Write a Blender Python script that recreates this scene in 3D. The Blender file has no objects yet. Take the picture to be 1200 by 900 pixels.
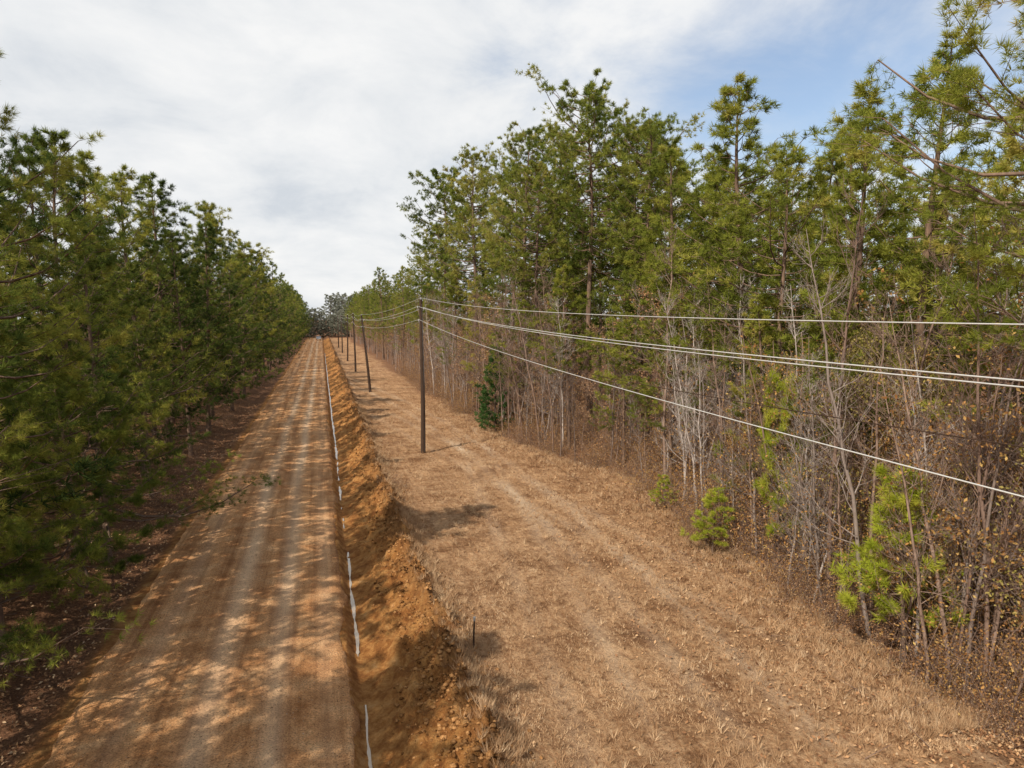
import bpy, math, random
import numpy as np
from mathutils import Vector
R = np.random.RandomState(7)
random.seed(7)
scene = bpy.context.scene
scene.view_settings.view_transform = 'Standard'
scene.view_settings.look = 'None'
scene.view_settings.exposure = 0

# ------------------------------------------------------------ helpers
def vnoise(x, y, seed=0):
    x = np.asarray(x, float); y = np.asarray(y, float)
    xi = np.floor(x); yi = np.floor(y); fx = x-xi; fy = y-yi
    fx = fx*fx*(3-2*fx); fy = fy*fy*(3-2*fy)
    def h(a, b):
        s = np.sin(a*127.1+b*311.7+seed*74.7)*43758.5453
        return s-np.floor(s)
    return (h(xi, yi)*(1-fx)+h(xi+1, yi)*fx)*(1-fy)+(h(xi, yi+1)*(1-fx)+h(xi+1, yi+1)*fx)*fy
def fbm(x, y, seed=0, o=4):
    v = 0; a = .5
    for i in range(o):
        v = v+a*(vnoise(x, y, seed+i*13)-.5); x = x*2.03; y = y*2.03; a *= .5
    return v
def norm(v):
    return v/np.maximum(np.linalg.norm(v, axis=-1, keepdims=True), 1e-9)

class MB:
    def __init__(s, mats=None): s.v = []; s.f = []; s.m = []; s.t = []; s.n = 0; s.mats = mats
    def add(s, v, f, mat=0, tint=None):
        v = np.asarray(v, float).reshape(-1, 3); f = np.asarray(f, int)
        if len(f) == 0: return
        s.v.append(v); s.f.append(f+s.n); s.m.append(np.full(len(f), mat))
        s.t.append(np.full(len(v), .5) if tint is None else np.asarray(tint, float)); s.n += len(v)
    def merge(s, o, M, loc, dt=0):
        base = s.n
        V = np.concatenate(o.v)@M.T+np.asarray(loc); T = np.concatenate(o.t)+dt
        s.v.append(V); s.t.append(T)
        for f, m in zip(o.f, o.m):
            s.f.append(f+base); s.m.append(np.full(len(f), s.mats.index(o.mats[m[0]])))
        s.n += len(V)
    def mesh(s, name, mats=None, smooth=False):
        mats = mats or s.mats
        me = bpy.data.meshes.new(name)
        V = np.concatenate(s.v)
        lt = np.concatenate([np.full(len(f), f.shape[1]) for f in s.f])
        L = np.concatenate([f.ravel() for f in s.f])
        me.vertices.add(len(V)); me.vertices.foreach_set('co', V.ravel())
        me.loops.add(len(L)); me.loops.foreach_set('vertex_index', L)
        me.polygons.add(len(lt))
        me.polygons.foreach_set('loop_start', np.concatenate([[0], np.cumsum(lt)[:-1]]))
        try: me.polygons.foreach_set('loop_total', lt)
        except Exception: pass
        me.polygons.foreach_set('material_index', np.concatenate(s.m))
        if smooth: me.polygons.foreach_set('use_smooth', np.ones(len(lt), bool))
        a = me.attributes.new('tint', 'FLOAT', 'POINT'); a.data.foreach_set('value', np.concatenate(s.t))
        for m in mats: me.materials.append(m)
        me.update(calc_edges=True)
        return me

def link(name, me, loc=(0, 0, 0), rz=0, sc=1, coll=None, rx=0, ry=0):
    o = bpy.data.objects.new(name, me)
    o.location = loc; o.rotation_euler = (rx, ry, rz)
    o.scale = (sc, sc, sc) if not hasattr(sc, '__len__') else sc
    (coll or scene.collection).objects.link(o)
    return o

def tube(mb, P, rad, k=6, mat=0, tint=None):
    P = np.asarray(P, float); n = len(P)
    T = norm(np.gradient(P, axis=0))
    ref = np.array([0.31, .17, .93]) if abs(T[0][2]) < .8 else np.array([1., .1, 0])
    A = norm(np.cross(T, ref)); B = np.cross(T, A)
    ang = np.linspace(0, 2*np.pi, k, endpoint=False)
    rad = np.broadcast_to(np.asarray(rad, float), (n,))
    V = P[:, None, :]+rad[:, None, None]*(np.cos(ang)[None, :, None]*A[:, None, :]+np.sin(ang)[None, :, None]*B[:, None, :])
    i = np.arange(n-1)[:, None]*k; j = np.arange(k)[None, :]; j2 = (j+1) % k
    F = np.stack([i+j, i+j2, i+k+j2, i+k+j], -1).reshape(-1, 4)
    mb.add(V, F, mat, None if tint is None else np.full(n*k, tint))
    mb.add(V[-1], [list(range(k))], mat, None if tint is None else np.full(k, tint))

def prisms(mb, P0, P1, r0, r1, mat=0, tint=None):
    P0 = np.asarray(P0, float).reshape(-1, 3); P1 = np.asarray(P1, float).reshape(-1, 3); n = len(P0)
    if n == 0: return
    r0 = np.broadcast_to(r0, (n,)); r1 = np.broadcast_to(r1, (n,))
    T = norm(P1-P0); ref = np.where(np.abs(T[:, 2:3]) < .9, [[0, 0, 1.]], [[1., 0, 0]])
    A = norm(np.cross(T, ref)); B = np.cross(T, A)
    V = np.zeros((n, 6, 3))
    for q in range(3):
        a = q*2*np.pi/3; d = np.cos(a)*A+np.sin(a)*B
        V[:, q] = P0+d*r0[:, None]; V[:, q+3] = P1+d*r1[:, None]
    b = np.arange(n)[:, None]*6
    F = np.concatenate([b+np.array([[q, (q+1) % 3, (q+1) % 3+3, q+3]]) for q in range(3)])
    mb.add(V, F, mat, None if tint is None else np.repeat(tint, 6))

def needles(mb, C, D, nb, L, w, k=1.0, mat=1, tint=None, rs=R):
    n = len(C); C = np.repeat(C, nb, 0); D = np.repeat(D, nb, 0)
    rd = norm(rs.normal(size=(n*nb, 3)))
    d = norm(D*k+rd); ln = L*rs.uniform(.7, 1.15, (n*nb, 1))
    base = C+rd*.02
    s = norm(np.cross(d, rs.normal(size=d.shape)))*w*.5
    V = np.stack([base-s, base+s, base+d*ln], 1)
    F = np.arange(n*nb*3).reshape(-1, 3)
    t = (np.repeat(tint, nb) if tint is not None else np.full(n*nb, .5))+rs.uniform(-.12, .12, n*nb)
    mb.add(V, F, mat, np.repeat(t, 3))

def leaves(mb, C, size, mat=1, rs=R, flat=0.0, tint=None):
    n = len(C)
    nrm = norm(rs.normal(size=(n, 3))+np.array([0, 0, flat]))
    a = norm(np.cross(nrm, rs.normal(size=(n, 3)))); b = np.cross(nrm, a)
    s = size*rs.uniform(.6, 1.2, (n, 1))
    V = np.stack([C-a*s*.5, C+b*s*.28+nrm*s*.08, C+a*s*.5, C-b*s*.28+nrm*s*.08], 1)
    t = rs.uniform(0, 1, n) if tint is None else tint
    mb.add(V, np.arange(n*4).reshape(-1, 4), mat, np.repeat(t, 4))

# ------------------------------------------------------------ materials
def newmat(name):
    m = bpy.data.materials.new(name); m.use_nodes = True
    nt = m.node_tree; nt.nodes.clear()
    return m, nt, nt.nodes, nt.links
def ramp(N, stops):
    r = N.new('ShaderNodeValToRGB'); e = r.color_ramp.elements
    e[0].position = stops[0][0]; e[0].color = (*stops[0][1], 1)
    e[1].position = stops[-1][0]; e[1].color = (*stops[-1][1], 1)
    for p, c in stops[1:-1]:
        x = e.new(p); x.color = (*c, 1)
    return r
def noise(N, Lk, scale, vec=None, detail=4, rough=.6, dist=0):
    n = N.new('ShaderNodeTexNoise'); n.inputs['Scale'].default_value = scale
    n.inputs['Detail'].default_value = detail; n.inputs['Roughness'].default_value = rough
    n.inputs['Distortion'].default_value = dist
    if vec is not None: Lk.new(vec, n.inputs['Vector'])
    return n
def math_(N, Lk, op, a, b=None, clamp=False):
    m = N.new('ShaderNodeMath'); m.operation = op; m.use_clamp = clamp
    for i, x in enumerate((a, b)):
        if x is None: continue
        if isinstance(x, (int, float)): m.inputs[i].default_value = x
        else: Lk.new(x, m.inputs[i])
    return m.outputs[0]
def mix(N, Lk, f, a, b, mode='MIX'):
    m = N.new('ShaderNodeMix'); m.data_type = 'RGBA'; m.blend_type = mode
    if isinstance(f, (int, float)): m.inputs[0].default_value = f
    else: Lk.new(f, m.inputs[0])
    for i, x in ((6, a), (7, b)):
        if isinstance(x, tuple): m.inputs[i].default_value = (*x, 1)
        else: Lk.new(x, m.inputs[i])
    return m.outputs[2]

def foliage_mat(name, stops, trans=.35, var=.25):
    m, nt, N, L = newmat(name)
    at = N.new('ShaderNodeAttribute'); at.attribute_name = 'tint'
    oi = N.new('ShaderNodeObjectInfo')
    f = math_(N, L, 'ADD', at.outputs['Fac'], math_(N, L, 'MULTIPLY', math_(N, L, 'SUBTRACT', oi.outputs['Random'], .5), var))
    r = ramp(N, stops); L.new(f, r.inputs[0])
    d = N.new('ShaderNodeBsdfDiffuse'); L.new(r.outputs[0], d.inputs[0])
    o = N.new('ShaderNodeOutputMaterial')
    if trans > 0:
        t = N.new('ShaderNodeBsdfTranslucent'); L.new(r.outputs[0], t.inputs[0])
        ms = N.new('ShaderNodeMixShader'); ms.inputs[0].default_value = trans
        L.new(d.outputs[0], ms.inputs[1]); L.new(t.outputs[0], ms.inputs[2]); L.new(ms.outputs[0], o.inputs[0])
    else: L.new(d.outputs[0], o.inputs[0])
    return m
def bark_mat(name, a, b, c, sc=6, mixk=.6):
    m, nt, N, L = newmat(name)
    tc = N.new('ShaderNodeTexCoord'); mp = N.new('ShaderNodeMapping'); mp.inputs['Scale'].default_value = (1, 1, .3)
    L.new(tc.outputs['Object'], mp.inputs[0])
    n = noise(N, L, sc, mp.outputs[0], 2, .7)
    oi = N.new('ShaderNodeObjectInfo')
    r = ramp(N, [(.3, a), (.7, b)]); L.new(n.outputs['Fac'], r.inputs[0])
    col = mix(N, L, math_(N, L, 'MULTIPLY', oi.outputs['Random'], mixk), r.outputs[0], c)
    d = N.new('ShaderNodeBsdfDiffuse'); L.new(col, d.inputs[0])
    o = N.new('ShaderNodeOutputMaterial'); L.new(d.outputs[0], o.inputs[0])
    return m

M_pine_bark = bark_mat('pine_bark', (.08, .052, .038), (.27, .175, .12), (.17, .12, .095))
M_pale_bark = bark_mat('pale_bark', (.31, .255, .22), (.70, .62, .56), (.17, .12, .095), 9, .95)
M_twig = bark_mat('twig_bark', (.17, .11, .08), (.39, .28, .215), (.20, .13, .10), 9, .8)
M_needR = foliage_mat('needles_sunlit', [(0, (.075, .10, .022)), (.4, (.155, .195, .035)), (.75, (.28, .30, .055)), (1, (.40, .36, .09))], .4, .5)  # right-hand pines, sunlit tone put into the needle colour
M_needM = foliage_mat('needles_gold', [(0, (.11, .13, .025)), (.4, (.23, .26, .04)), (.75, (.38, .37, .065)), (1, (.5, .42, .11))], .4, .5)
M_needL = foliage_mat('needles_shaded', [(0, (.045, .068, .022)), (.45, (.105, .145, .034)), (.75, (.22, .25, .05)), (1, (.38, .36, .07))], .42, .55)  # left-hand pines, darker green with their shade put into the colour
M_needN = foliage_mat('needles_near_lit', [(0, (.06, .085, .024)), (.45, (.14, .18, .036)), (.75, (.29, .31, .055)), (1, (.48, .43, .09))], .45, .3)  # near-left pines, lighter copy with sunlight put into the colour
M_needY = foliage_mat('needles_young', [(0, (.22, .25, .025)), (.6, (.40, .45, .045)), (1, (.54, .53, .08))], .4, .2)
M_cedar = foliage_mat('cedar_foliage', [(0, (.03, .07, .02)), (1, (.08, .15, .04))], .2, .1)
M_leaf = foliage_mat('dead_leaves', [(0, (.14, .068, .036)), (.4, (.33, .17, .083)), (.75, (.48, .28, .14)), (1, (.58, .42, .26))], 0, .3)
M_leaf_or = foliage_mat('russet_leaves', [(0, (.24, .11, .04)), (.5, (.48, .25, .085)), (1, (.62, .42, .15))], .35, .3)
M_leaf_yl = foliage_mat('olive_leaves', [(0, (.19, .17, .045)), (.5, (.38, .32, .085)), (1, (.52, .40, .14))], .35, .3)
M_grass = foliage_mat('dry_grass_blades', [(0, (.27, .15, .075)), (.4, (.46, .285, .155)), (.8, (.60, .41, .24)), (1, (.70, .53, .35))], 0, 0)
M_far = foliage_mat('hazed_foliage', [(0, (.16, .175, .13)), (1, (.30, .30, .23))], 0, .4)  # greyed tone: distance haze painted into the foliage colour

# ------------------------------------------------------------ trees
def pine(name, seed, H, cb, Rc, mat, nbr=70, sub=7, tuf=5, nn=16, nl=.25, nw=.03, shape='tall', trunk_r=None, low_stubs=True, slen=1., ex=.42):
    rs = np.random.RandomState(seed); mb = MB()
    tr = trunk_r or H*.0095
    z = np.linspace(0, H, 14); lean = rs.uniform(-.025, .025, 2)
    cx = lean[0]*z+.2*np.sin(z*.35+seed)*z/H; cy = lean[1]*z+.2*np.cos(z*.3+seed*2)*z/H
    rad = tr*(1-z/H)**.75+.012; rad[0] *= 1.35
    tube(mb, np.stack([cx, cy, z], 1), rad, 8, 0)
    P0 = []; P1 = []; R0 = []; R1 = []; TC = []; TD = []; TT = []
    def trunk_at(h): return np.array([np.interp(h, z, cx), np.interp(h, z, cy), h])
    lob = rs.uniform(0, 6.28, 3)
    for i in range(nbr):
        s = (i+rs.rand())/nbr; s = s**.92
        h = H*(cb+(1-cb)*s*.985); az = i*2.4+rs.uniform(-.6, .6)
        if shape == 'tall': Lb = Rc*((1-s)**ex)*(.4+.6*min(1, s*2.2+.2))*rs.uniform(.5, 1.15)
        elif shape == 'mid': Lb = Rc*((1-s)**.6)*rs.uniform(.5, 1.2)
        else: Lb = Rc*((1-s)**.8*.95+.05)*rs.uniform(.6, 1.12)
        Lb *= 1+.25*math.sin(az+lob[0]+s*5)+.15*math.sin(2*az+lob[1]-s*9)
        Lb = max(Lb, .35)
        el = -.12+(.95 if shape != 'tall' else .7)*s+rs.uniform(-.18, .18)
        hd = np.array([math.cos(az), math.sin(az), 0]); sd = np.array([-hd[1], hd[0], 0])
        q = np.linspace(0, 1, 5)
        wob = rs.uniform(-.08, .08)*Lb
        pts = trunk_at(h)+hd*(q*Lb*math.cos(el))[:, None]+np.array([0, 0, 1])*(Lb*(math.sin(el)*q+.22*q*q-.12*np.sin(q*3)))[:, None]+sd*(wob*np.sin(q*4))[:, None]
        r = (.010+.010*Lb)*(1-.8*q)+.004
        P0 += list(pts[:-1]); P1 += list(pts[1:]); R0 += list(r[:-1]); R1 += list(r[1:])
        base_t = rs.uniform(.15, .8)+.2*s
        dead = rs.rand() < (.25 if s < .15 else .05)
        ns = max(3, int(sub*(.5+.6*Lb/Rc)))
        for j in range(ns):
            qq = rs.uniform(.3, 1.0) if j else 1.0
            p = np.array([np.interp(qq, q, pts[:, c]) for c in range(3)])
            side = rs.choice([-1, 1]); ca = rs.uniform(.3, 1.1)
            d = norm(hd*math.cos(ca)+sd*side*math.sin(ca)+np.array([0, 0, rs.uniform(-.1, .6)]))
            l = (Lb*rs.uniform(.14, .34)*(1.25-.5*qq)+.15)*slen
            e = p+d*l
            P0.append(p); P1.append(e); R0.append(.009); R1.append(.004)
            if dead: continue
            for t in range(tuf):
                u = 1-.85*(t/tuf)*rs.uniform(.7, 1)
                off = rs.normal(size=3)*.10*min(1.5, l)
                TC.append(p+d*l*u+off); TD.append(norm(d+np.array([0, 0, .35])+rs.normal(size=3)*.35)); TT.append(base_t+rs.uniform(-.15, .15))
    for c in range(6):
        TC.append(trunk_at(H*(1-.008*c))+rs.normal(size=3)*.06); TD.append(np.array([0, 0, 1.])); TT.append(.6)
    if low_stubs and cb > .15:
        for c in range(int(14*cb+4)):
            h = H*rs.uniform(.12, cb); az = rs.uniform(0, 6.28); l = rs.uniform(.3, 1.6)
            p = trunk_at(h); P0.append(p); P1.append(p+np.array([math.cos(az)*l, math.sin(az)*l, rs.uniform(-.3, .3)])); R0.append(.018); R1.append(.005)
    prisms(mb, P0, P1, np.array(R0), np.array(R1), 0)
    needles(mb, np.array(TC), np.array(TD), nn, nl, nw, .9, 1, np.array(TT), rs)
    return mb.mesh(name, [M_pine_bark, mat])

def bare(seed, H, mat_b, nbr=22, leaf=None, nleaf=0, lean=.05, r=.05, up=.9, lsize=.1, low=.22, lv=3):
    rs = np.random.RandomState(seed); mb = MB([mat_b, leaf or M_leaf])
    z = np.linspace(0, 1, 12); la = rs.uniform(0, 6.28)
    wx = np.cumsum(rs.normal(size=12))*.0055*H; wy = np.cumsum(rs.normal(size=12))*.0055*H
    wx -= wx[0]; wy -= wy[0]
    P = np.stack([math.cos(la)*lean*H*z**1.5+wx, math.sin(la)*lean*H*z**1.5+wy, z*H], 1)
    tube(mb, P, r*(1-z)**.8+.007, 6, 0)
    P0 = []; P1 = []; R0 = []; R1 = []; LT = []
    def branch(p, d, l, rr, lev):
        n = 4 if lev == 1 else 3
        pts = [p]
        for i in range(n):
            d = norm(d+np.array([0, 0, .14*up])+rs.normal(size=3)*.16)
            q = pts[-1]+d*l/n
            P0.append(pts[-1]); P1.append(q)
            a = rr*(1-.8*i/n); b = rr*(1-.8*(i+1)/n); R0.append(max(a, .0045)); R1.append(max(b, .003))
            pts.append(q)
            if lev < lv:
                for _ in range(2 if lev == 1 else 1):
                    if rs.rand() < .8:
                        nd = norm(d+rs.normal(size=3)*.55+np.array([0, 0, .2]))
                        branch(pts[-1], nd, l*rs.uniform(.35, .6), rr*.5, lev+1)
            if lev >= 2: LT.append(q)
    for i in range(nbr):
        s = rs.uniform(low, .98)
        p = np.array([np.interp(s, z, P[:, c]) for c in range(3)])
        az = rs.uniform(0, 6.28); e = rs.uniform(.3, 1.1)*up
        d = np.array([math.cos(az)*math.cos(e), math.sin(az)*math.cos(e), math.sin(e)])
        branch(p, d, H*(1-s*.75)*rs.uniform(.15, .3), r*.35*(1-s*.6)+.004, 1)
    prisms(mb, P0, P1, np.array(R0), np.array(R1), 0)
    if nleaf:
        LT = np.array(LT); C = LT[rs.randint(0, len(LT), nleaf)]+rs.normal(size=(nleaf, 3))*.14
        leaves(mb, C, lsize, 1, rs)
    return mb

def brush(seed, rad, h, nst, nlf, leaf=None, lsize=.09):
    rs = np.random.RandomState(seed); mb = MB([M_twig, leaf or M_leaf]); P0 = []; P1 = []; R0 = []; R1 = []; C = []
    for i in range(nst):
        a = rs.uniform(0, 6.28); rr = rad*math.sqrt(rs.rand()); p = np.array([rr*math.cos(a), rr*math.sin(a), -.05])
        d = norm(np.array([rs.normal()*.35, rs.normal()*.35, 1.])); L = h*rs.uniform(.4, 1.1); r0 = rs.uniform(.005, .012)
        for k in range(4):
            d = norm(d+rs.normal(size=3)*.22-np.array([0, 0, .06*k])); q = p+d*L/4
            P0.append(p); P1.append(q); R0.append(r0*(1-k*.2)); R1.append(r0*(1-(k+1)*.2)); C.append(q)
            if k:
                e = q+norm(d+rs.normal(size=3)*.7)*L*.22; P0.append(q); P1.append(e); R0.append(r0*.5); R1.append(.002); C.append(e)
            p = q
    prisms(mb, P0, P1, np.array(R0), np.array(R1), 0)
    C = np.array(C); C = C[rs.randint(0, len(C), nlf)]+rs.normal(size=(nlf, 3))*.15; C[:, 2] = np.abs(C[:, 2])
    leaves(mb, C, lsize, 1, rs)
    return mb

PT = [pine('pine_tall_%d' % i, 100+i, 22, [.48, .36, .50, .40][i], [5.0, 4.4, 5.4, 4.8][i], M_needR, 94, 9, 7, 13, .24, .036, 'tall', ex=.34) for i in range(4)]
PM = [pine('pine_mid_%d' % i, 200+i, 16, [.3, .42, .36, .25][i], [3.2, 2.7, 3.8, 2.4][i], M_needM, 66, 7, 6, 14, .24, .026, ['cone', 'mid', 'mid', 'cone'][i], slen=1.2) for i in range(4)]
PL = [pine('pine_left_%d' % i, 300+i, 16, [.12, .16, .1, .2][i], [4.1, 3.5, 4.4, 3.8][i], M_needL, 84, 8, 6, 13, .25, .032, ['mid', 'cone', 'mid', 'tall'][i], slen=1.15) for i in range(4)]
PN = [pine('pine_near_%d' % i, 330+i, 15.5, [.1, .1][i], [4.3, 4.9][i], M_needN, [74, 80][i], 10, 8, 24, .20, .013, ['tall', 'mid'][i], slen=1.1) for i in range(2)]
PLOW = pine('pine_low_branched', 341, 7.5, .14, 4.9, M_needN, 46, 12, 8, 26, .20, .013, 'mid', .11, False, slen=.9)
PNR = pine('pine_near_right', 350, 16, .5, 5.4, M_needM, 64, 11, 8, 24, .19, .014, 'tall', slen=1.0)
PF = [pine('pine_far_%d' % i, 400+i, 20, [.2, .3][i], 4.4, M_needR, 55, 6, 4, 6, .38, .085, 'mid') for i in range(2)]
PFL = [pine('pine_farl_%d' % i, 410+i, 17, .08, 4.3, M_needL, 60, 6, 4, 6, .38, .085, 'mid') for i in range(2)]
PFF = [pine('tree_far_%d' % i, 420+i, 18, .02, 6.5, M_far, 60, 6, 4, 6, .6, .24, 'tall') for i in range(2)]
PY = [pine('pine_sapling_%d' % i, 430+i, 4.5, .22, 1.3, M_needY, 34, 6, 5, 18, .22, .016, 'cone', .05, False) for i in range(2)]
CED = pine('cedar_mesh', 440, 6, .03, 1.5, M_cedar, 110, 6, 6, 10, .16, .03, 'cone', .08, False)
BTb = [bare(500+i, [9.5, 8, 11, 7.5, 9, 10.5][i], [M_pale_bark, M_pale_bark, M_twig, M_twig, M_pale_bark, M_twig][i], [24, 20, 26, 20, 22, 26][i], [M_leaf, M_leaf_or][i % 2], [0, 200, 0, 260, 0, 200][i], .1 if i < 4 else .2, [.055, .045, .065, .04, .05, .055][i]) for i in range(6)]
BT = [b.mesh('bare_%d' % i) for i, b in enumerate(BTb)]
BLb = [bare(520+i, [9, 10, 8, 9][i], M_twig, 28, [M_leaf_or, M_leaf, M_leaf_yl, M_leaf_or][i], [3000, 2000, 2600, 1500][i], .08, .045, .7, .105, low=.12) for i in range(4)]
BL = [b.mesh('leafy_%d' % i) for i, b in enumerate(BLb)]
BR = [brush(540+i, [1.5, 1.5, 1.5, 1.6, 1.7][i], [1.8, 2.6, 1.3, 3.2, 4.2][i], 50, [900, 1000, 700, 1100, 1100][i], [M_leaf, M_leaf_or, M_leaf, M_leaf, M_leaf_or][i], .085) for i in range(5)]
SAPb = [bare(600+i, 9, [M_pale_bark, M_twig, M_twig][i], 20, [M_leaf, M_leaf_or, M_leaf][i], [0, 600, 200][i], .08, .045, lv=2, lsize=.13) for i in range(3)]

# ------------------------------------------------------------ terrain
EY = [-80, 0, 14, 19, 25, 33, 40, 46, 60, 83, 150, 400]; EX = [16, 15, 14.3, 14.6, 15.2, 16.4, 14.6, 13.2, 12.6, 12, 11.5, 11.5]
def edge(y): return np.interp(y, EY, EX)+fbm(np.asarray(y, float)*.25, np.asarray(y, float)*0, 88)*1.8
PX = [-400, -60, -12, -9, -7.6, -6.6, -5.9, -5.6, .2, .45, .62, .78, .95, 1.5, 2.2, 2.7, 3.0, 3.45, 4.2, 7, 14, 18, 60, 400]
PZ = [1, .8, .35, .15, -.25, -.2, -.05, -.08, -.1, -.08, -.3, -.42, -.36, -.1, .22, .5, .52, .22, .12, .1, .15, .3, .8, 1.5]
def hgt(x, y):
    z = np.interp(x, PX, PZ)
    near = np.exp(-((x-2.1)/.9)**2)
    z = z+near*(fbm(x*1.7, y*1.1, 3)*.5+fbm(x*5.5, y*4.5, 5, 4)*.45)
    cl = np.exp(-((x-2.85-fbm(y*.4, y*0, 8)*.8)/.5)**2)
    z = z+cl*(fbm(x*2.5, y*1.6, 9)*1.0+np.abs(fbm(x*7, y*7, 11))*.95+.02)
    off = (x > 3) | (x < -6.5)
    z = z+np.where(off, fbm(x*.35, y*.35, 21)*.3+fbm(x*2.2, y*2.2, 23)*.14, 0)
    return z
def axis(segs):
    out = []
    for a, b, s in segs: out += list(np.arange(a, b, s))
    return np.array(out+[segs[-1][1]])
gx = axis([(-1500, -200, 200), (-200, -40, 20), (-40, -10, 2), (-10, -6, .3), (-6, .2, .8), (.2, 4, .07), (4, 18, .25), (18, 40, 2), (40, 200, 20), (200, 1500, 200)])
gy = axis([(-200, -20, 30), (-20, 9, 2), (9, 32, .09), (32, 70, .25), (70, 150, 1), (150, 400, 6), (400, 3000, 200)])
def grid(name, gx, gy, hf, mats, extra=None):
    X, Y = np.meshgrid(gx, gy); Z = hf(X, Y); nx = len(gx); ny = len(gy)
    i = np.arange(ny-1)[:, None]*nx; j = np.arange(nx-1)[None, :]
    F = np.stack([i+j, i+j+1, i+nx+j+1, i+nx+j], -1).reshape(-1, 4)
    mb = MB(); mb.add(np.stack([X, Y, Z], -1), F, 0)
    me = mb.mesh(name, mats, True)
    for k, v in (extra(X, Y) if extra else {}).items():
        a = me.attributes.new(k, 'FLOAT', 'POINT'); a.data.foreach_set('value', v.ravel().astype(float))
    return link(name, me)

def sstep(a, b, x):
    t = np.clip((x-a)/(b-a), 0, 1); return t*t*(3-2*t)
def zones(X, Y):
    n = fbm(X*.6, Y*.6, 31)*1.6
    dirt = sstep(-6.3, -5.9, X)*(1-sstep(3.1, 3.6, X+n*.7))*(Y < 300)
    e = edge(Y)
    field = sstep(3.1, 3.6, X+n*.7)*(1-sstep(e-1.8, e+.6, X+n*1.8))*(Y < 310)
    tr = 0
    for off in (0, 1.7):
        c = 9.2+off-.0022*(Y-30)**2*.6+np.where(Y < 30, -(30-Y)*.02, 0)
        tr = tr+np.exp(-((X-c)/.28)**2)
    for off in (0, 1.7):
        c = 5.2+off+(Y-14)*.12
        tr = tr+.7*np.exp(-((X-c)/.25)**2)
    for off in (0, 1.8):
        c = 12.5+off-(Y-12)*.16
        tr = tr+.6*np.exp(-((X-c)/.25)**2)
    crest = np.exp(-((X-2.9-fbm(Y*.4, Y*0, 8)*.8)/.4)**2)
    return {'dirt': dirt, 'field': field, 'track': tr*field*(.2+1.1*vnoise(X*.7, Y*.4, 91)), 'crest': crest}

m, nt, N, L = newmat('ground_soil')
tc = N.new('ShaderNodeTexCoord'); V = tc.outputs['Object']
def attr(N, n):
    a = N.new('ShaderNodeAttribute'); a.attribute_name = n; return a.outputs['Fac']
mps = N.new('ShaderNodeMapping'); mps.inputs['Scale'].default_value = (2.2, .25, 1); mps.inputs['Rotation'].default_value = (0, 0, .12); L.new(V, mps.inputs[0])
nst = noise(N, L, 1.5, mps.outputs[0], 5, .65, .8)
nf = noise(N, L, 9, V, 6, .75); nm = noise(N, L, .5, V, 6, .65); ns = noise(N, L, 45, V, 3, .7); n3 = noise(N, L, 2.6, V, 5, .7)
rf = ramp(N, [(.3, (.26, .14, .07)), (.48, (.44, .27, .15)), (.62, (.58, .39, .23)), (.75, (.68, .50, .33))]); L.new(nf.outputs['Fac'], rf.inputs[0])
rm = ramp(N, [(.36, (.58, .47, .39)), (.5, (.95, .89, .82)), (.65, (1.15, 1.12, 1.08))]); L.new(nm.outputs['Fac'], rm.inputs[0])
rq = ramp(N, [(.34, (.55, .47, .41)), (.52, (1, 1, 1)), (.7, (1.15, 1.15, 1.12))]); L.new(n3.outputs['Fac'], rq.inputs[0])
rs_ = ramp(N, [(.38, (.7, .61, .55)), (.52, (1, 1, 1)), (.66, (1.2, 1.18, 1.15))]); L.new(nst.outputs['Fac'], rs_.inputs[0])
fcol = mix(N, L, 1.0, rf.outputs[0], rm.outputs[0], 'MULTIPLY')
fcol = mix(N, L, .85, fcol, rq.outputs[0], 'MULTIPLY')
fcol = mix(N, L, .6, fcol, rs_.outputs[0], 'MULTIPLY')
fcol = mix(N, L, math_(N, L, 'MULTIPLY', attr(N, 'track'), .45, True), fcol, (.68, .51, .35))
nd = noise(N, L, 2.0, V, 8, .75)
rd = ramp(N, [(.3, (.16, .055, .017)), (.46, (.36, .15, .042)), (.58, (.54, .265, .085)), (.75, (.64, .39, .18))]); L.new(nd.outputs['Fac'], rd.inputs[0])
ndk = noise(N, L, 5, V, 6, .8); rk = ramp(N, [(.4, (.11, .052, .025)), (.6, (.36, .17, .06))]); L.new(ndk.outputs['Fac'], rk.inputs[0])
dcol = mix(N, L, math_(N, L, 'MULTIPLY', attr(N, 'crest'), .65), rd.outputs[0], rk.outputs[0])
nl = noise(N, L, 14, V, 5, .8)
rl = ramp(N, [(.3, (.07, .035, .02)), (.5, (.21, .10, .05)), (.7, (.39, .21, .11))]); L.new(nl.outputs['Fac'], rl.inputs[0])
c = mix(N, L, attr(N, 'field'), rl.outputs[0], fcol)
c = mix(N, L, attr(N, 'dirt'), c, dcol)
p = N.new('ShaderNodeBsdfPrincipled'); p.inputs['Roughness'].default_value = .95; p.inputs['Specular IOR Level'].default_value = .15
L.new(c, p.inputs['Base Color'])
bh = math_(N, L, 'ADD', math_(N, L, 'ADD', nf.outputs['Fac'], math_(N, L, 'MULTIPLY', ns.outputs['Fac'], .4)), math_(N, L, 'MULTIPLY', n3.outputs['Fac'], 1.8))
bp = N.new('ShaderNodeBump'); bp.inputs['Strength'].default_value = 1.0; bp.inputs['Distance'].default_value = .12
L.new(bh, bp.inputs['Height']); L.new(bp.outputs[0], p.inputs['Normal'])
o = N.new('ShaderNodeOutputMaterial'); L.new(p.outputs[0], o.inputs[0]); M_ground = m
grid('ground', gx, gy, hgt, [M_ground], zones)

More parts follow.
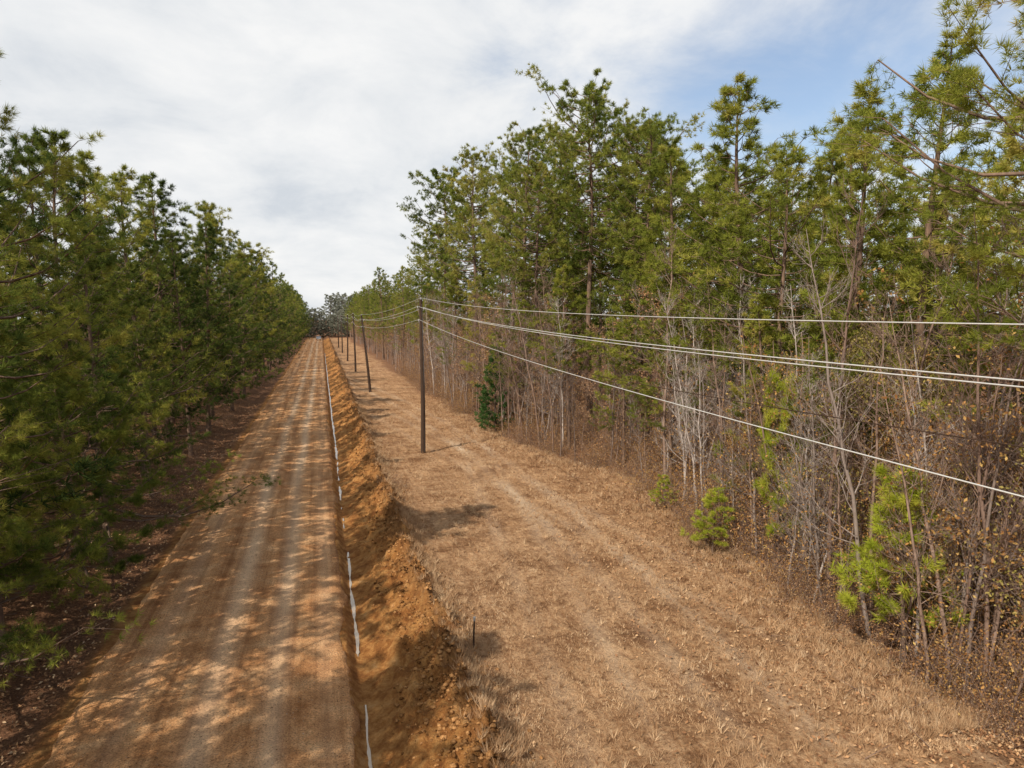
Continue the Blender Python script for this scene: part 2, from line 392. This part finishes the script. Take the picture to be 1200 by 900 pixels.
# road
m, nt, N, L = newmat('road_gravel_clay')
tc = N.new('ShaderNodeTexCoord'); V = tc.outputs['Object']
mp = N.new('ShaderNodeMapping'); mp.inputs['Scale'].default_value = (1.6, .035, 1); L.new(V, mp.inputs[0])
na = noise(N, L, 1.6, mp.outputs[0], 5, .65)
nb = noise(N, L, 1.1, V, 6, .7); ng = noise(N, L, 24, V, 4, .8)
vo = N.new('ShaderNodeTexVoronoi'); vo.inputs['Scale'].default_value = 22; L.new(V, vo.inputs['Vector'])
r1 = ramp(N, [(.3, (.34, .15, .055)), (.5, (.52, .27, .115)), (.7, (.63, .38, .19))]); L.new(nb.outputs['Fac'], r1.inputs[0])
r2 = ramp(N, [(.35, (.64, .56, .5)), (.6, (1.12, 1.12, 1.12))]); L.new(na.outputs['Fac'], r2.inputs[0])
c = mix(N, L, 1.0, r1.outputs[0], r2.outputs[0], 'MULTIPLY')
c = mix(N, L, math_(N, L, 'MULTIPLY', attr(N, 'track'), .6, True), c, (.74, .54, .35))
r3 = ramp(N, [(.3, (.28, .24, .2)), (.5, (1, 1, 1)), (.72, (1.6, 1.55, 1.5))]); L.new(ng.outputs['Fac'], r3.inputs[0])
c = mix(N, L, math_(N, L, 'SUBTRACT', .95, math_(N, L, 'MULTIPLY', attr(N, 'track'), .4), True), c, r3.outputs[0], 'MULTIPLY')
p = N.new('ShaderNodeBsdfPrincipled'); p.inputs['Roughness'].default_value = .9; p.inputs['Specular IOR Level'].default_value = .15
L.new(c, p.inputs['Base Color'])
bp = N.new('ShaderNodeBump'); bp.inputs['Strength'].default_value = .8; bp.inputs['Distance'].default_value = .05
L.new(math_(N, L, 'SUBTRACT', ng.outputs['Fac'], math_(N, L, 'MULTIPLY', vo.outputs['Distance'], .4)), bp.inputs['Height']); L.new(bp.outputs[0], p.inputs['Normal'])
o = N.new('ShaderNodeOutputMaterial'); L.new(p.outputs[0], o.inputs[0]); M_road = m
def roadz(X, Y):
    w = fbm(X*0, Y*.5, 41)*.35+fbm(X*0, Y*2, 42)*.15
    z = np.interp(X+w, [-6.2, -5.85, -5.6, -4, -2.7, -1, .2, .42, .62], [-.35, -.1, 0, .05, .08, .05, 0, -.05, -.5])
    for c0 in (-4.4, -2.75, -1.3, -.2): z = z-.018*np.exp(-((X-c0-fbm(Y*.05, Y*0, 43)*.5)/.22)**2)
    return z+fbm(X*2.5, Y*1.5, 45)*.02
def roadtr(X, Y):
    t = 0
    for c0, a in ((-4.5, .35), (-2.75, .9), (-1.3, 1.0), (-.1, .3)):
        t = t+a*np.exp(-((X-c0-fbm(Y*.05, Y*0, 43)*.6)/(.24+.1*vnoise(Y*.2, Y*0, int(7+c0))))**2)*(.45+.9*vnoise(Y*.25, Y*0+c0, 47))
    return {'track': t}
grid('dirt_road', axis([(-6.2, .62, .1)]), axis([(-60, 8, 4), (8, 40, .2), (40, 120, .7), (120, 320, 5)]), roadz, [M_road], roadtr)

# ditch water, in short runs
m, nt, N, L = newmat('ditch_water')
p = N.new('ShaderNodeBsdfPrincipled'); p.inputs['Base Color'].default_value = (.36, .28, .20, 1); p.inputs['Roughness'].default_value = .15
p.inputs['Specular IOR Level'].default_value = .9; p.inputs['Metallic'].default_value = .2
o = N.new('ShaderNodeOutputMaterial'); L.new(p.outputs[0], o.inputs[0]); M_water = m
mb = MB(); ys = np.arange(10, 190, .12); cx = .79+fbm(ys*.3, ys*0, 61)*.16+fbm(ys*1.5, ys*0, 64)*.05
zz = hgt(cx, ys)
zs = np.convolve(np.pad(zz, 16, 'edge'), np.ones(33)/33, 'valid')+.03
wd = .04+.20*fbm(ys*.35, ys*0, 63)+.10*fbm(ys*1.6, ys*0, 66)
wd = np.where(ys < 19, wd*.5-.018, wd)
wd = np.clip(wd, .0, .085); wd = np.where(ys > 55, np.maximum(wd, .05), wd)
for i in range(len(ys)-1):
    if wd[i] > .008 and wd[i+1] > .008:
        mb.add([(cx[i]-wd[i], ys[i], zs[i]), (cx[i]+wd[i], ys[i], zs[i]), (cx[i+1]+wd[i+1], ys[i+1], zs[i+1]), (cx[i+1]-wd[i+1], ys[i+1], zs[i+1])], [[0, 1, 2, 3]], 0)
link('ditch_water', mb.mesh('ditch_water', [M_water], True))

# dirt clods & gravel
def rocks(mb, C, s, rs, flat=.7):
    n = len(C)
    oc = np.array([[1, 0, 0], [0, 1, 0], [-1, 0, 0], [0, -1, 0], [0, 0, 1], [0, 0, -1], [.6, .6, .5], [-.6, .5, .55], [.5, -.6, .5], [-.5, -.6, .55]])
    of = np.array([[0, 1, 6], [1, 4, 6], [4, 0, 6], [1, 2, 7], [2, 4, 7], [4, 1, 7], [3, 0, 8], [0, 4, 8], [4, 3, 8], [2, 3, 9], [3, 4, 9], [4, 2, 9], [1, 0, 5], [2, 1, 5], [3, 2, 5], [0, 3, 5]])
    a = rs.uniform(0, 6.28, n); ca = np.cos(a)[:, None]; sa = np.sin(a)[:, None]
    v = oc[None]*rs.uniform(.5, 1.25, (n, 10, 3))
    v = np.stack([v[..., 0]*ca-v[..., 1]*sa, v[..., 0]*sa+v[..., 1]*ca, v[..., 2]*flat], -1)*s[:, None, None]+C[:, None]
    F = (np.arange(n)[:, None, None]*10+of[None]).reshape(-1, 3)
    mb.add(v, F, 0, np.repeat(rs.rand(n), 10))
def rock_mat(name, stops):
    m, nt, N, L = newmat(name); r = ramp(N, stops); L.new(attr(N, 'tint'), r.inputs[0])
    tc = N.new('ShaderNodeTexCoord'); nn = noise(N, L, 30, tc.outputs['Object'], 3, .7)
    q = ramp(N, [(.35, (.5, .5, .5)), (.6, (1.1, 1.1, 1.1))]); L.new(nn.outputs['Fac'], q.inputs[0])
    d = N.new('ShaderNodeBsdfDiffuse'); L.new(mix(N, L, 1.0, r.outputs[0], q.outputs[0], 'MULTIPLY'), d.inputs[0])
    o = N.new('ShaderNodeOutputMaterial'); L.new(d.outputs[0], o.inputs[0]); return m
rs = np.random.RandomState(5)
n = 12000; y = 11+60*rs.rand(n)**2; x = 2.6+fbm(y*.4, y*0, 8)*.8+rs.normal(size=n)*.5; z = hgt(x, y); s = .012+.08*rs.rand(n)**4
mb = MB(); rocks(mb, np.stack([x, y, z+s*.05], 1), s, rs); link('dirt_clods', mb.mesh('dirt_clods', [rock_mat('clod', [(0, (.14, .06, .02)), (1, (.48, .25, .10))])]))
n = 14000; y = 11+35*rs.rand(n)**1.8; x = rs.uniform(-5.9, .5, n); z = roadz(x, y); s = .006+.014*rs.rand(n)**2
mb = MB(); rocks(mb, np.stack([x, y, z+s*.3], 1), s, rs); link('road_gravel', mb.mesh('road_gravel', [rock_mat('gravel', [(0, (.16, .08, .04)), (.7, (.42, .26, .15)), (1, (.58, .42, .29))])]))

# dry grass
n = 80000; y = 10.5+95*rs.rand(n)**1.7; x = 3.2+(edge(y)+.8-3.2)*rs.rand(n)
keep = fbm(x*.5, y*.5, 71)*1.8+rs.rand(n)*.9 > .2; x = x[keep]; y = y[keep]; n = len(x)
C = np.stack([x, y, hgt(x, y)-.02], 1); D = np.tile([0, 0, 1.], (n, 1))+rs.normal(size=(n, 3))*.45
tn = np.clip(.45+fbm(x*.9, y*.35, 75)*1.5+rs.normal(size=n)*.13, 0, 1)
mb = MB(); needles(mb, C, D, 5, .095, .014, .9, 0, tn, rs)
n2 = 6500; y = 11+60*rs.rand(n2)**1.6; q = rs.rand(n2); x = np.where(q < .3, 3.4+rs.normal(size=n2)*.3, np.where(q < .8, edge(y)-.2-np.abs(rs.normal(size=n2))*1.2, rs.uniform(4, 14, n2)))
needles(mb, np.stack([x, y, hgt(x, y)], 1), np.tile([0, 0, 1.], (n2, 1)), 14, .28, .011, 1.5, 0, rs.uniform(.0, .9, n2), rs)
link('dry_grass', mb.mesh('dry_grass', [M_grass]))

# leaf litter and sticks
n = 42000; y = 9+70*rs.rand(n)**1.6; q = rs.rand(n); x = np.where(q < .5, edge(y)-1.2+np.abs(rs.normal(size=n))*3.2, np.where(q < .75, edge(y)-np.abs(rs.normal(size=n))*3.0, -6.2-np.abs(rs.normal(size=n))*2.5))
mb = MB(); leaves(mb, np.stack([x, y, hgt(x, y)+.03+.05*rs.rand(n)], 1), .10, 0, rs, 1.5); link('leaf_litter', mb.mesh('leaf_litter', [M_leaf]))
n = 500; y = 10+60*rs.rand(n)**1.2; x = np.where(rs.rand(n) < .75, edge(y)-.4+rs.normal(size=n)*1.1, -7-np.abs(rs.normal(size=n))*1.5)
a = rs.uniform(0, 6.28, n); l = rs.uniform(.2, .9, n); x2 = x+np.cos(a)*l; y2 = y+np.sin(a)*l
mb = MB(); prisms(mb, np.stack([x, y, hgt(x, y)+.05], 1), np.stack([x2, y2, hgt(x2, y2)+rs.uniform(.04, .25, n)], 1), rs.uniform(.006, .016, n), .005, 0)
link('fallen_branches', mb.mesh('fallen_branches', [M_twig]))

# ------------------------------------------------------------ placing trees
def gz(x, y): return float(hgt(np.array([float(x)]), np.array([float(y)]))[0])
def put(name, me, x, y, H=None, H0=None, coll=None, ws=1., tilt=.03):
    s = (H/H0) if H else 1.
    return link(name, me, (x, y, gz(x, y)-.05), random.uniform(0, 6.28), (s*ws, s*ws, s), coll, random.uniform(-tilt, tilt), random.uniform(-tilt, tilt))
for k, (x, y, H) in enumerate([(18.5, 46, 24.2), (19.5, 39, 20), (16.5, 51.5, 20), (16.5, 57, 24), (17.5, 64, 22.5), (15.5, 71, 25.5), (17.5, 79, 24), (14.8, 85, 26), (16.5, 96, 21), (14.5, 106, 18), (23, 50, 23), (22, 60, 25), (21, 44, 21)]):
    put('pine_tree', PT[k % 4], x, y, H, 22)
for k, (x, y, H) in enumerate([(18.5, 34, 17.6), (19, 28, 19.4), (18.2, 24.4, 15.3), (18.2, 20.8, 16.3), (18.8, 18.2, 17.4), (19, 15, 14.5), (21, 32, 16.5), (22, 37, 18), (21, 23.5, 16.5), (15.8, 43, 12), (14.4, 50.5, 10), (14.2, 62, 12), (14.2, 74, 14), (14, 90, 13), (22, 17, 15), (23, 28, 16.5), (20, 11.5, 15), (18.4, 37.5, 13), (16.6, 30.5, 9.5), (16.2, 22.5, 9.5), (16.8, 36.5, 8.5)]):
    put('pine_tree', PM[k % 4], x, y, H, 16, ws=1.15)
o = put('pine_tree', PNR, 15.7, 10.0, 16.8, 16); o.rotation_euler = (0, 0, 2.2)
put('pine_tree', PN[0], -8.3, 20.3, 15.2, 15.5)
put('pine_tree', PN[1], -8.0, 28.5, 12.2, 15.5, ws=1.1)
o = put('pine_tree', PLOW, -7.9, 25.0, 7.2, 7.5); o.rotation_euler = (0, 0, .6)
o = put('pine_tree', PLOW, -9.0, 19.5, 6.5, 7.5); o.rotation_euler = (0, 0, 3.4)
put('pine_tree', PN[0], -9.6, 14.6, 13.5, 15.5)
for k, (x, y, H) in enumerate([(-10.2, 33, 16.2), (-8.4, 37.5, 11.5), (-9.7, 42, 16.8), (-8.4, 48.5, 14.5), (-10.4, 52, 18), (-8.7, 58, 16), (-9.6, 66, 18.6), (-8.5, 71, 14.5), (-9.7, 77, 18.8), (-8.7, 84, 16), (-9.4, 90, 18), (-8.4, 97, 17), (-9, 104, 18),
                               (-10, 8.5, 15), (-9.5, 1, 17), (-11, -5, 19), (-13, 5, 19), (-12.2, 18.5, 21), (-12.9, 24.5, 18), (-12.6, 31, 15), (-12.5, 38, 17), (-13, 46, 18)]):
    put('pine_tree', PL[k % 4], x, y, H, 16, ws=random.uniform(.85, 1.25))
fc = bpy.data.collections.new('pine_forest_trees')
for gxi in np.arange(25.5, 43, 5.8):
    for gyi in np.arange(8, 125, 6.5):
        hh = np.interp(gyi, [0, 20, 35, 46, 85, 105, 130], [13, 15, 17, 21, 22, 17, 17])*random.uniform(.82, 1.05)
        far = gyi > 40 or gxi > 28
        put('pine_tree', PF[random.randrange(2)] if far else PM[random.randrange(4)], gxi+random.uniform(-2, 2), gyi+random.uniform(-2, 2), hh, 20 if far else 16, fc)
for yy in np.arange(114, 330, 5.5):
    for row, xx in enumerate((14, 19)):
        put('pine_tree', PF[random.randrange(2)], xx+random.uniform(-1.5, 1.5), yy+random.uniform(-2, 2), 18*random.uniform(.7, 1.1), 20, fc)
    for row, xx in enumerate((-9, -13)):
        put('pine_tree', PFL[random.randrange(2)], xx+random.uniform(-.8, .8), yy+random.uniform(-2, 2), 18*random.uniform(.75, 1.08), 17, fc)
for xx in (-13, -17.5, -22):
    for yy in np.arange(14, 112, 5.4):
        if xx > -14 and yy < 50: continue
        put('pine_tree', PFL[random.randrange(2)], xx+random.uniform(-1.3, 1.3), yy+random.uniform(-1.5, 1.5), 15.8*random.uniform(.82, 1.05), 17, fc)
for k in range(170):
    near = k < 60
    put('pine_tree', PFF[random.randrange(2)], random.uniform(-30, 45) if near else random.uniform(-130, 150), random.uniform(322, 345) if near else random.uniform(350, 460), random.uniform(8, 13) if near else random.uniform(14, 22), 18, fc, ws=1.3)
def inst(name, c):
    e = bpy.data.objects.new(name, None); e.instance_type = 'COLLECTION'; e.instance_collection = c; scene.collection.objects.link(e)
inst('distant_pine_forest', fc)

for k in range(135):
    y = 10+75*random.random()**(1.8 if k % 2 else 1.25); x = float(edge(y))-.1+abs(random.gauss(0, 1.7))
    i = random.choice([0, 1, 3, 4, 2, 3, 2, 5])
    o = put('bare_tree', BT[i], x, y, None, None, tilt=.10); s = random.uniform(.5, 1.2); o.scale = (s*.95, s*.95, s)
for (x, y, t) in [(14.2, 16.2, .42), (14.5, 17.0, -.3), (14.4, 18.6, .25), (14.6, 17.6, .5)]:
    o = put('bare_tree', BT[1], x, y); o.rotation_euler = (0, t, .4); o.scale = (.75, .75, .75)
for k in range(62):
    y = 9+75*random.random()**1.5; x = float(edge(y))+.9+abs(random.gauss(0, 1.8))
    w = [0, 0, 2, 2, 3, 0] if y < 26 else [1, 1, 3, 0, 1]
    o = put('oak_tree', BL[random.choice(w)], x, y); s = random.uniform(.45, 1.1); o.scale = (s, s, s)
um = MB([M_twig, M_leaf, M_leaf_or, M_leaf_yl, M_pale_bark])
def um_put(b, x, y, s):
    a = random.uniform(0, 6.28); ca, sa = math.cos(a)*s, math.sin(a)*s
    um.merge(b, np.array([[ca, -sa, 0], [sa, ca, 0], [0, 0, s]]), (x, y, gz(x, y)-.05), random.uniform(-.2, .1))
for k in range(460):
    y = 8+105*random.random()**1.5; x = float(edge(y))-.1+random.random()**1.7*7
    s = random.uniform(.55, 1.15)
    if x < edge(y)+.7: s *= .55
    um_put(BR[random.randrange(5)], x, y, s)
for k in range(150):
    y = 12+200*random.random()**1.2; um_put(SAPb[random.randrange(3)], float(edge(y))+1.5+random.random()*8, y, random.uniform(.7, 1.25))
for k in range(110):
    y = 80+230*random.random(); um_put(SAPb[random.randrange(3)], float(edge(y))+random.random()*2, y, random.uniform(.6, 1.))
for k in range(90):
    y = 12+90*random.random()**1.2; um_put(BR[random.choice([0, 2])], -7.4-random.random()**1.5*8, y, random.uniform(.3, .65))
link('forest_undergrowth', um.mesh('forest_undergrowth'))
put('pine_sapling', PY[0], 14.2, 13.7, 4.8, 4.5); put('pine_sapling', PY[1], 14.0, 22.4, 2.4, 4.5, ws=1.3)
put('pine_sapling', PY[0], 15.0, 28, 1.6, 4.5, ws=1.3); put('pine_sapling', PY[1], 15.3, 20.5, 6.5, 4.5, ws=.6)
put('cedar_tree', CED, 13.0, 52, 6.5, 6)
BRm = [BR[2].mesh('weed_a'), BR[0].mesh('weed_b')]
put('dry_weed_bush', BRm[0], 3.35, 35.6, .55, 1); put('dry_weed_bush', BRm[1], 3.5, 52, .4, 1); put('dry_weed_bush', BRm[1], 3.6, 28, .25, 1)

# ------------------------------------------------------------ poles and wires
M_pole = bark_mat('creosote_wood', (.035, .022, .016), (.085, .052, .036), (.07, .048, .036), 8)
def simple(name, col, rough=.5, metal=0):
    m, nt, N, L = newmat(name); p = N.new('ShaderNodeBsdfPrincipled')
    n = noise(N, L, 12); r = ramp(N, [(.3, tuple(c*.8 for c in col)), (.7, col)]); L.new(n.outputs['Fac'], r.inputs[0]); L.new(r.outputs[0], p.inputs['Base Color'])
    p.inputs['Roughness'].default_value = rough; p.inputs['Metallic'].default_value = metal
    o = N.new('ShaderNodeOutputMaterial'); L.new(p.outputs[0], o.inputs[0]); return m
M_ins = simple('porcelain', (.5, .5, .5), .3); M_steel = simple('galvanised', (.45, .45, .45), .4, .6); M_wire = simple('aluminium_wire', (.62, .60, .56), .5, .2)
poles = [(7.0, 3, 8.75, 0, 0), (6.3, 45, 10.1, 0, 0), (5.5, 84, 9.2, -.09, 0), (5.3, 116, 9.5, -.02, 0), (5.1, 146, 9.5, .02, 0), (5.0, 178, 9.5, -.01, 0), (4.9, 212, 9.5, 0, 0)]
att = []
for pi, (x, y, H, lx, ly) in enumerate(poles):
    lows = (-.2, H-.55), (.2, H-.63), (-.13, H-1.4), (.1, H-1.75)
    if pi == 0: lows = (-.2, H-.55), (.2, H-.65), (-.13, H-1.75), (.15, H-1.2)
    lows = ((0, H),)+lows
    mb = MB(); z = np.linspace(-.3, H, 12)
    tube(mb, np.stack([z*lx+.03*np.sin(z*.5), z*0, z], 1), .165-.06*z/H, 12, 0)
    hx = lambda h: h*lx+.03*math.sin(h*.5)
    for (dx, h) in lows:
        bx = hx(h)
        if dx: tube(mb, [(bx, 0, h-.12), (bx+dx*.6, 0, h-.1), (bx+dx, 0, h-.05)], .016, 5, 2)
        for q, rr in ((-.02, .03), (.02, .055), (.05, .03), (.08, .05), (.12, .02)):
            tube(mb, [(bx+dx, 0, h+q-.015), (bx+dx, 0, h+q+.015)], rr, 8, 1)
    tube(mb, [(hx(.2)+.1, -.13, .1), (hx(5)+.08, -.11, 5), (hx(H-.3)+.05, -.09, H-.3)], .008, 4, 2)
    link('utility_pole', mb.mesh('utility_pole', [M_pole, M_ins, M_steel]), (x, y, gz(x, y)))
    g = gz(x, y)
    att.append([(x+hx(h)+dx, y, g+h+.1) for (dx, h) in lows])
for w in range(5):
    mb = MB()
    for a, b in zip(att[:-1], att[1:]):
        t = np.linspace(0, 1, 30); A = np.array(a[w]); B = np.array(b[w])
        P = A+(B-A)*t[:, None]; P[:, 2] -= 4*[.32, .35, .38, .35, .55][w]*t*(1-t)
        tube(mb, P, [.010, .011, .011, .010, .008][w], 5, 0)
    link('power_line', mb.mesh('power_line', [M_wire if w < 4 else M_pole]))

# marker stake
mb = MB(); tube(mb, [(0, 0, -.1), (.01, 0, .4), (.03, 0, .85)], [.028, .026, .024], 8, 0); tube(mb, [(.03, 0, .8), (.032, 0, .9)], .034, 8, 1)
link('marker_post', mb.mesh('marker_post', [M_pole, M_steel]), (3.7, 17.3, gz(3.7, 17.3)))

# car, far away on the road
M_paint = simple('car_paint', (.5, .52, .55), .25, .1); M_glass = simple('car_glass', (.02, .025, .03), .1); M_tyre = simple('tyre', (.02, .02, .02), .8); M_lamp = simple('lamp_glass', (.8, .8, .75), .1)
mb = MB()
prof = [(-2.2, .35), (-2.25, .8), (-2.1, 1.0), (-1.5, 1.08), (-1.0, 1.5), (.5, 1.55), (1.25, 1.05), (2.1, .92), (2.25, .7), (2.2, .35)]
k = len(prof); secs = [(-.9, .93), (-.82, 1.), (.82, 1.), (.9, .93)]
Vc = []
for sx, q in secs:
    for (yy, zz_) in prof: Vc.append((sx*(.82 if zz_ > 1.3 else 1), yy*q, .35+(zz_-.35)*(q if zz_ < 1.3 else .98)))
Fc = []
for s_ in range(3):
    for j in range(k): Fc.append((s_*k+j, s_*k+(j+1) % k, (s_+1)*k+(j+1) % k, (s_+1)*k+j))
mb.add(Vc, Fc, 0); mb.add(Vc, [list(range(k)), list(range(3*k, 4*k))], 0)
for sgn in (-1, 1):
    mb.add([(sgn*.915, -1.3, 1.1), (sgn*.915, 1.0, 1.1), (sgn*.79, .45, 1.48), (sgn*.79, -.95, 1.45)], [[0, 1, 2, 3]], 1)
mb.add([(-.75, -1.56, 1.1), (.75, -1.56, 1.1), (.66, -1.06, 1.48), (-.66, -1.06, 1.48)], [[0, 1, 2, 3]], 1)
mb.add([(-.75, 1.24, 1.1), (.75, 1.24, 1.1), (.66, .58, 1.52), (-.66, .58, 1.52)], [[0, 1, 2, 3]], 1)
for wx in (-.86, .7):
    for wy in (-1.4, 1.4): tube(mb, [(wx, wy, .33), (wx+.18, wy, .33)], .33, 16, 2)
for wx in (-.7, .45): mb.add([(wx, -2.27, .7), (wx+.25, -2.27, .7), (wx+.25, -2.26, .85), (wx, -2.26, .85)], [[0, 1, 2, 3]], 3)
link('parked_car', mb.mesh('parked_car', [M_paint, M_glass, M_tyre, M_lamp]), (-1.0, 285, .06))

# ------------------------------------------------------------ light & sky
E = math.radians(43); PHI = math.radians(35)
sd = Vector((-math.cos(E)*math.cos(PHI), -math.cos(E)*math.sin(PHI), math.sin(E)))
sl = bpy.data.lights.new('sun', 'SUN'); sl.energy = 5.0; sl.angle = math.radians(.5); sl.color = (1, .92, .80)
so = bpy.data.objects.new('sun', sl); so.rotation_euler = sd.to_track_quat('Z', 'Y').to_euler(); scene.collection.objects.link(so)
w = bpy.data.worlds.new('World'); scene.world = w; w.use_nodes = True
nt = w.node_tree; N = nt.nodes; L = nt.links; N.clear()
sky = N.new('ShaderNodeTexSky'); sky.sky_type = 'NISHITA'; sky.sun_disc = False; sky.sun_elevation = E; sky.sun_rotation = math.atan2(sd.x, sd.y) % (2*math.pi)
sky.air_density = 1.0; sky.dust_density = 1.5
tc = N.new('ShaderNodeTexCoord'); sp = N.new('ShaderNodeSeparateXYZ'); L.new(tc.outputs['Generated'], sp.inputs[0])
zc = math_(N, L, 'ADD', math_(N, L, 'MAXIMUM', sp.outputs[2], 0.0), .30)
cb = N.new('ShaderNodeCombineXYZ'); L.new(math_(N, L, 'DIVIDE', sp.outputs[0], zc), cb.inputs[0]); L.new(math_(N, L, 'DIVIDE', sp.outputs[1], zc), cb.inputs[1])
n1 = noise(N, L, 1.0, cb.outputs[0], 6, .5, .15); n2 = noise(N, L, 2.6, cb.outputs[0], 8, .6, .3)
f = math_(N, L, 'ADD', math_(N, L, 'MULTIPLY', n1.outputs['Fac'], 1.6), math_(N, L, 'MULTIPLY', n2.outputs['Fac'], 1.3))
f = math_(N, L, 'SUBTRACT', f, math_(N, L, 'MULTIPLY', sp.outputs[0], 1.0))
f = math_(N, L, 'SUBTRACT', f, math_(N, L, 'MULTIPLY', sp.outputs[2], .95))
mr = N.new('ShaderNodeMapRange'); mr.interpolation_type = 'SMOOTHSTEP'; L.new(f, mr.inputs[0]); mr.inputs[1].default_value = .15; mr.inputs[2].default_value = .98; mr.inputs[3].default_value = .15; mr.inputs[4].default_value = .98
cr = ramp(N, [(.36, (.66, .70, .75)), (.46, (.81, .83, .85)), (.58, (.94, .94, .935))]); L.new(math_(N, L, 'ADD', math_(N, L, 'MULTIPLY', n2.outputs['Fac'], .6), math_(N, L, 'MULTIPLY', n1.outputs['Fac'], .4)), cr.inputs[0])
sc = mix(N, L, 1.0, sky.outputs[0], (.165, .165, .165), 'MULTIPLY')
col = mix(N, L, mr.outputs[0], sc, cr.outputs[0])
bg = N.new('ShaderNodeBackground'); L.new(col, bg.inputs[0]); bg.inputs[1].default_value = 1.0
o = N.new('ShaderNodeOutputWorld'); L.new(bg.outputs[0], o.inputs[0])

# ------------------------------------------------------------ camera
cd = bpy.data.cameras.new('camera'); cd.lens = 24.3; cd.sensor_width = 36; cd.clip_end = 6000; cd.clip_start = .1
co = bpy.data.objects.new('camera', cd); scene.collection.objects.link(co); scene.camera = co
a = math.radians(15.4); p_ = math.radians(5.5)
co.location = (0, 0, 9)
co.rotation_euler = Vector((math.sin(a)*math.cos(p_), math.cos(a)*math.cos(p_), -math.sin(p_))).to_track_quat('-Z', 'Y').to_euler()
